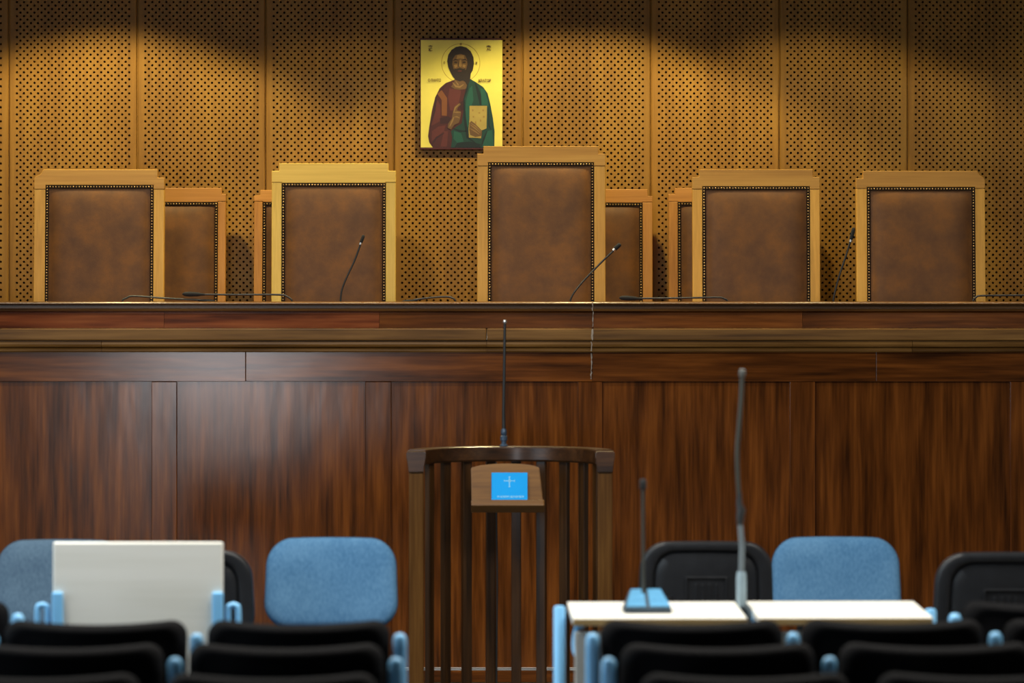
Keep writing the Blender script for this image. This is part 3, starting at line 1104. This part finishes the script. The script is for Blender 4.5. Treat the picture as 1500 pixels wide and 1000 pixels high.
# tall microphone on the lectern
mb = W(738, 651, 15.872); mb.z = LT
lm = thing('lectern_microphone', 'tall thin microphone with silver tip rising from the lectern rail', 'microphone', mb)
sL = F / 15.872
b = new(); lathe(b, [(.016, .0), (.016, .005), (.010, .008), (.010, .020), (.0135, .022), (.0135, .038), (.009, .042), (.0115, .046), (.0115, .060), (.007, .068)], 0, 0, 16); link('base', b, M_micblue, lm, 40)
zz = lambda py: (651 - py) / sL
b = new(); tube(b, [(0, 0, .066), (-.001, 0, zz(600)), (.001, 0, zz(560)), (.004, 0, zz(472))], [.0072, .0060, .0058, .0052], 10); link('stem', b, M_mic, lm, 60)
b = new(); bmesh.ops.create_uvsphere(b, u_segments=14, v_segments=10, radius=.0085, matrix=Matrix.Translation((.004, 0, zz(469)))); link('tip', b, M_silver, lm, 60)
# its cable runs down a slat to the floor
ca = arc(-9.5, LR - .016) + org
b = new(); tube(b, smooth_path([Vector((ca.x, LY + LR - .045, LT - .062)) - mb, Vector((ca.x, ca.y - .004, LT - .16)) - mb, Vector((ca.x + .004, ca.y - .006, .6)) - mb, Vector((ca.x + .002, ca.y - .006, .25)) - mb, Vector((ca.x + .002, ca.y - .006, .004)) - mb], 5), .0035, 8)
link('cable', b, M_mic, lm, 60)

# ------------------------------------------------------------------ visitor chairs in front of the bench
def visitor_chair(label, fab, px0, px1, ytop, rz, group):
    wpx = px1 - px0
    Y = .448 * F / wpx
    t = thing('visitor_chair', label, 'chair', ((px0 + px1 - 1500) / 2 * Y / F, Y, 0), rz, group)
    ztop = H - (ytop - HY) * Y / F
    hh = .29
    zc = ztop - hh / 2
    out = round_rect(.448, hh, .085, 8, .05, .006)

    def warp(p):
        # dished back, leaning a little
        return Vector((p.x, p.y + .9 * p.x * p.x * -1.0 * 0.45 + (p.z) * .16, p.z + zc))
    # local front is -y: cushion in front, plastic shell behind
    b = new(); pad(b, out, [(1, .002), (.995, .014), (.97, .026), (.92, .034), (.8, .039), (.55, .043), (.25, .044), (.05, .044)], -.004, warp); bk = link('backrest', b, fab, t, 60)
    o2 = [(-x, z) for x, z in round_rect(.452, hh + .004, .087, 8, .05, .006)]
    b = new()

    def warp2(p):
        return warp(Vector((p.x, -p.y, p.z)))
    pad(b, o2, [(1.0, .006), (.995, .018), (.97, .026), (.93, .028), (.84, .028), (.80, .024), (.785, .012), (.77, .011), (.75, .017), (.6, .019), (.3, .020), (.05, .020)], .0, warp2)
    sh = link('back_shell', b, M_shell, t, 50)
    b = new()
    Mr = lambda x0, x1, z0, z1, d: box(b, x0, x1, .018, .018 + d, z0, z1, .0015)
    Mr(-.068, -.062, -.125, .030, .008); Mr(.062, .068, -.125, .030, .008); Mr(-.068, .068, .030, .036, .008)
    for k in range(4):
        Mr(-.036 + k * .022, -.030 + k * .022, -.12, .012, .007)
    for v in b.verts:
        v.co = warp(v.co)
    ins = link('shell_ribs', b, M_shell, sh)
    # seat, frame
    b = new()
    so = round_rect(.432, .44, .09, 8)
    pad(b, so, [(1, .0), (1.0, .02), (.97, .036), (.9, .044), (.6, .05), (.2, .05), (.05, .05)], -.004, lambda p: Vector((p.x, -.235 + p.z, .425 - p.y)))
    link('seat', b, fab, t, 60)
    b = new()
    pad(b, round_rect(.418, .42, .09, 8), [(1, .0), (.98, .012), (.9, .016), (.3, .018), (.05, .018)], -.006, lambda p: Vector((p.x, -.235 + p.z, .413 + p.y)))
    link('seat_shell', b, M_shell, t, 60)
    for s in (-1, 1):
        b = new(); tube(b, smooth_path([(s * .2, -.47, .004), (s * .2, -.42, .22), (s * .2, -.39, .36), (s * .2, -.33, .398)], 4), .011, 10); link('leg', b, M_blacksteel, t, 60)
        b = new(); tube(b, smooth_path([(s * .2, .06, .004), (s * .2, .01, .22), (s * .2, -.03, .36), (s * .2, -.09, .398)], 4), .011, 10); link('leg', b, M_blacksteel, t, 60)
        b = new(); tube(b, [(s * .2, -.34, .400), (s * .2, -.08, .400)], .011, 10); link('side_bar', b, M_blacksteel, t, 60)
        b = new(); tube(b, smooth_path([(s * .12, -.14, .402), (s * .12, -.03, .415), (s * .12, .0, .47), (s * .12, .006, zc - .03)], 4), .010, 10); link('back_support', b, M_blacksteel, t, 60)
    return t


GV = 'upholstered chairs before the bench'
visitor_chair('shade-greyed blue fabric chair at left edge, half hidden by tilted-up tablet', M_blueshade, -8, 187, 793, 0, GV)
visitor_chair('black chair back half hidden by right edge of tilted-up tablet', M_blue, 172, 373, 808, math.pi, GV)
visitor_chair('blue fabric chair facing forward just left of the lectern', M_blue, 387, 584, 790, 0, GV)
visitor_chair('black plastic chair back behind the console microphone', M_blue, 934, 1134, 795, math.pi, GV)
visitor_chair('blue fabric chair facing forward behind the right writing desk', M_blue, 1127, 1320, 789, 0, GV)
visitor_chair('black plastic chair back at the right edge', M_blue, 1367, 1576, 811, math.pi, GV)

# ------------------------------------------------------------------ writing desks on blue-lit steel posts
def desk_post(label, loc, rz, top=.785):
    t = thing('desk_post', label, 'post', (loc[0], loc[1], 0), rz, 'blue-lit steel posts of the writing desks')
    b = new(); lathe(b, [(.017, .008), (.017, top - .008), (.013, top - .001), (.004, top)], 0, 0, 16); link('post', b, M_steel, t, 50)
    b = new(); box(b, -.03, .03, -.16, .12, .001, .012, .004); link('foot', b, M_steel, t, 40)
    return t


def desk_bracket(bm, x, up=False):
    """bent strip carrying the tablet"""
    if up:
        box(bm, x - .016, x + .016, -.026, -.012, .60, .835, .005)
    else:
        box(bm, x - .013, x + .013, -.20, .17, .745, .757, .004)


RZ = R(2.2)
Ud = Vector((math.cos(RZ), math.sin(RZ), 0))
Vd = Vector((-math.sin(RZ), math.cos(RZ), 0))
D0 = Vector(W(963, 0, 11.82)); D0.z = 0


def flat_desk(label, org):
    t = thing('writing_desk', label, 'desk', org - Vector((.006, 0, 0)), R(1.2), 'pale birch writing desks')
    b = new()
    w, y0_, y1_ = .247, -.235, .225
    tilt = Matrix.Translation((0, 0, .776)) @ Matrix.Rotation(R(1.2), 4, 'X')
    box(b, -w, w, y0_, y1_, -.010, .012, .003, tilt)
    top = link('desktop', b, M_birch, t, 14)
    b = new(); box(b, -w + .001, w - .001, y0_ - .0012, y0_ + .004, -.009, .009, .0008, tilt); link('front_edge', b, M_birchedge, t)
    b = new(); box(b, -w + .01, w - .01, -.14, -.124, .16, .735, .003); link('modesty_panel', b, M_birch, t, 14)
    for s in (-1, 1):
        b = new(); box(b, s * .225 - .012, s * .225 + .012, -.17, .16, -.026, -.0105, .003, tilt)
        tube(b, smooth_path([(s * .225, -.10, .755), (s * .235, -.08, .72), (s * .236, -.10, .68), (s * .225, -.115, .66)], 4), .008, 8)
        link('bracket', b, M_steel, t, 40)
    return t


flat_desk('pale writing desk carrying the console microphone', D0)
flat_desk('pale writing desk in front of the blue chair, right of clamped microphone', D0 + Ud * .528)
for k, lab in ((-.5, 'tall blue-lit post at left end of the pale right desks'), (.5, 'blue-lit post in the gap between the two pale desks'), (1.5, 'blue-lit post at right end of the pale right desks')):
    p = D0 + Ud * (.528 * k - (.019 if k == -.5 else 0)) + Vd * .0
    desk_post(lab, p, RZ, {-.5: .800, .5: .738, 1.5: .788}[k])
# a round dark pivot under the left edge of the first desk
# left unit: tablet tipped up
YT = 11.88
tc_ = W(202.5, 0, YT); tc_.z = 0
t = thing('folding_desk', 'pale birch writing tablet tilted up vertically on blue-lit brackets at left', 'desk', tc_)
sT = F / YT
zT = H - (793.5 - HY) / sT
b = new(); box(b, -.2465, .2465, -.011, .011, zT - .46, zT, .006, seg=3); link('tablet', b, M_birch, t, 14)
for s in (-1, 1):
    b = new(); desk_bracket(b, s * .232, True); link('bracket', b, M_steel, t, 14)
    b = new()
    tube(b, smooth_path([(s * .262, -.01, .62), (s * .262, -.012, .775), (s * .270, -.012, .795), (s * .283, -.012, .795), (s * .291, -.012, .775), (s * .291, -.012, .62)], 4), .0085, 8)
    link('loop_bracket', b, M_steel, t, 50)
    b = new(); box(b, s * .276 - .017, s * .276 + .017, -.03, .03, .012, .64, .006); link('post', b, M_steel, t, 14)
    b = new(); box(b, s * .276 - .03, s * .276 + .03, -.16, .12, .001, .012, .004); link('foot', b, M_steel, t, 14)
b = new(); box(b, -.258, .258, .016, .03, .16, .60, .003); link('modesty_panel', b, M_birch, t, 14)

# console microphone on the first desk
cp = W(947.5, 0, 11.76)
cz = .776 + .012 + (cp.y - D0.y) * math.sin(R(1.2)) + .0012
t = thing('console_microphone', 'sky blue wedge console with thin black gooseneck on the pale desk', 'microphone', (cp.x, cp.y, cz), RZ)


def frustum(bm, w0, w1, y0, y1, z0, z1a, z1b, inset):
    vs = [bm.verts.new(p) for p in ((-w0, y0, z0), (w0, y0, z0), (w0, y1, z0), (-w0, y1, z0), (-w0 + inset, y0 + .002, z1a), (w0 - inset, y0 + .002, z1a), (w1, y1 - .003, z1b), (-w1, y1 - .003, z1b))]
    for f in ((3, 2, 1, 0), (4, 5, 6, 7), (0, 1, 5, 4), (1, 2, 6, 5), (2, 3, 7, 6), (3, 0, 4, 7)):
        bm.faces.new([vs[i] for i in f])
    bmesh.ops.bevel(bm, geom=bm.edges[:], offset=.002, segments=2, affect='EDGES')


b = new(); frustum(b, .069, .046, -.055, .06, .001, .012, .056, .002); link('console', b, M_consoledark, t, 14)
b = new()
for x0_, x1_, xt0, xt1 in ((-.062, -.006, -.042, -.005), (.006, .064, .005, .043)):
    vs = [(x0_, -.050, .0150), (x1_, -.050, .0150), (xt1, .052, .0560), (xt0, .052, .0560)]
    lo = [b.verts.new(p) for p in vs]
    hi = [b.verts.new((p[0], p[1] - .001, p[2] + .004)) for p in vs]
    b.faces.new(hi)
    for i in range(4):
        b.faces.new((lo[i], lo[(i + 1) % 4], hi[(i + 1) % 4], hi[i]))
link('console_top', b, M_console, t, 14)
b = new()
for x in (-.035, -.018, .022, .040):
    box(b, x - .006, x + .006, -.018, -.008, .0295, .0345, .001)
link('button', b, M_console, t)
zt2 = lambda py: H - (py - HY) * cp.y / F - cz
b = new(); tube(b, [(-.008, .03, .045), (-.008, .03, .09), (-.009, .03, zt2(760)), (-.009, .03, zt2(716))], [.006, .0045, .0042, .0042], 10); link('stem', b, M_micgrey, t, 60)
b = new(); capsule(b, (-.009, .03, zt2(719)), (-.009, .03, zt2(702)), .0098); link('head', b, M_foam, t, 60)

# microphone clamped between the two desks
gp = D0 + Ud * .264 + Vd * .03
t = thing('clamped_microphone', 'tall gooseneck microphone on grey pole clamped between the two pale desks', 'microphone', (gp.x, gp.y, .762))
gz = lambda px, py: Vector(((px - 750) * gp.y / F - gp.x, 0, H - (py - HY) * gp.y / F - .762))
b = new(); tube(b, [gz(1100, 905), gz(1097, 893), gz(1089, 884)], .009, 10); link('clamp', b, M_steelgrey, t, 50)
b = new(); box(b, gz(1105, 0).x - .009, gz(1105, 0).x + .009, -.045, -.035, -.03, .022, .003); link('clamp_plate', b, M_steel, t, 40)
b = new(); tube(b, [gz(1087, 888), gz(1086, 880), gz(1086, 845), gz(1086, 837)], [.011, .0145, .0145, .012], 12); link('sleeve', b, plain('pale_grey_sleeve', (.24, .33, .39), .4), t, 50)
b = new(); tube(b, [gz(1086, 840), gz(1087, 800), gz(1084, 764)], [.0085, .0085, .0078], 10); link('pole', b, plain('grey_pole', (.12, .15, .17), .4), t, 60)
b = new(); tube(b, [gz(1084, 768), gz(1084.5, 755), gz(1086, 747), gz(1083, 738), gz(1083, 720)], [.009, .012, .0125, .009, .006], 12); link('joint', b, M_mic, t, 50)
b = new(); tube(b, smooth_path([gz(1083, 730), gz(1081, 700), gz(1080, 660), gz(1083, 620), gz(1086, 580), gz(1087, 550)], 5), .0062, 10); link('stem', b, M_micgrey, t, 60)
b = new(); capsule(b, gz(1087, 553), gz(1087.5, 540), .0095); link('head', b, plain('grey_mic_head', (.07, .075, .07), .5), t, 60)

# ------------------------------------------------------------------ rows of black auditorium seats
def seat_mesh():
    w, h = .468, .42
    out = round_rect(w, h, .045, 7)
    out = [(x, z - (.013 * (1 - (2 * x / w) ** 2) if z > 0 else 0)) for x, z in out]
    ztop = .872

    def warp(p):
        z = p.z + ztop - h / 2
        return Vector((p.x, p.y + .055 * (2 * p.x / w) ** 2 + (z - ztop) * -.16 * 1.0 * -1, z))
    back, shell = new(), new()
    # local front (the sitter's side) is +y: cushion at +y, shell at -y
    pad(back, out, [(1, -.02), (.985, -.036), (.95, -.048), (.85, -.058), (.5, -.066), (.1, -.066)], .0, warp)
    pad(shell, out, [(1, .0), (.995, .012), (.975, .024), (.94, .031), (.90, .033), (.86, .029), (.80, .027), (.4, .027), (.05, .027)], -.02, warp)
    return back, shell


bm1, bm2 = seat_mesh()


def make_seat(label, loc, rz):
    t = thing('auditorium_seat', label, 'seat', loc, rz, 'black seats in the audience rows')
    link('backrest', bm1, M_seatblack, t, 70)
    link('back_shell', bm2, M_seatblack, t, 70)
    b = new(); pad(b, round_rect(.46, .42, .05, 5), [(1, 0), (1, .05), (.96, .07), (.8, .08), (.1, .08)], -.02, lambda p: Vector((p.x, .23 + p.z * -1, .40 - p.y))); link('seat', b, M_seatblack, t, 60)
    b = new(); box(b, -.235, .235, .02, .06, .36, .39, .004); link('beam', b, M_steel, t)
    return t


def make_post(label, loc, rz):
    t = thing('seat_post', label, 'post', loc, rz, 'blue-lit steel posts of the audience rows')
    b = new()
    tube(b, [(0, 0, .012), (0, 0, .80), (0, 0, .824), (0, 0, .834), (0, 0, .837)], [.0185, .0185, .0175, .012, .005], 16)
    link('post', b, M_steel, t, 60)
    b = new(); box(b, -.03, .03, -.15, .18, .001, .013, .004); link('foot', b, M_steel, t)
    return t


ORD = {0: 'front', 1: 'second', 2: 'third', 3: 'rearmost'}
seat0 = post0 = None
rows = [
    # row, depth, left block posts (aisle outwards), right block posts
    (0, 11.07, [-1.338, -1.863], [1.199, 1.722]),
    (1, 10.45, [-0.287, -0.806, -1.328, -1.85], [.206, .7195, 1.240, 1.762]),
    (2, 9.79, [-.278, -.807, -1.334], [.2316, .762, 1.287]),
    (3, 9.05, [-.268, -.796, -1.324], [.255, .784, 1.311]),
]
names = {1: 'aisle', 2: 'next', 3: 'third', 4: 'fourth'}
for row, Y, lb, rb in rows:
    for side, xs in (('left', lb), ('right', rb)):
        rz = RZ if side == 'right' else 0.0
        yy = lambda x: Y + ((x - rb[0]) * math.sin(RZ) if side == 'right' else 0)
        place = ['aisle end', 'second place', 'third place', 'fourth place']
        if row == 0:
            place = ['only place in view', 'outer end']
        for i, x in enumerate(xs):
            lab = 'blue-lit steel post, %s row of %s block, %s' % (ORD[row], side, ('aisle end' if i == 0 else ['', 'first inside the aisle seat', 'second from the aisle seat', 'outer end'][i]))
            if row == 0:
                lab = 'blue-lit steel post, front row of %s block, %s' % (side, 'beside its innermost seat' if i == 0 else 'outside its innermost seat')
            if post0 is None:
                o = post0 = make_post(lab, (x, yy(x) + .02, 0), rz)
            else:
                o = dup(post0, (x, yy(x) + .02, 0), rz, lab)
        for i, (xa, xb_) in enumerate(zip(xs, xs[1:])):
            xm = (xa + xb_) / 2
            lab = 'black padded seat back, %s row of %s block, %s' % (ORD[row], side, ('aisle seat', 'second from the aisle', 'third from the aisle')[i])
            if row == 0:
                lab = 'black padded seat back, front row of %s block at the picture edge' % side
            if seat0 is None:
                o = seat0 = make_seat(lab, (xm, yy(xm), 0), rz)
            else:
                o = dup(seat0, (xm, yy(xm), 0), rz, lab)
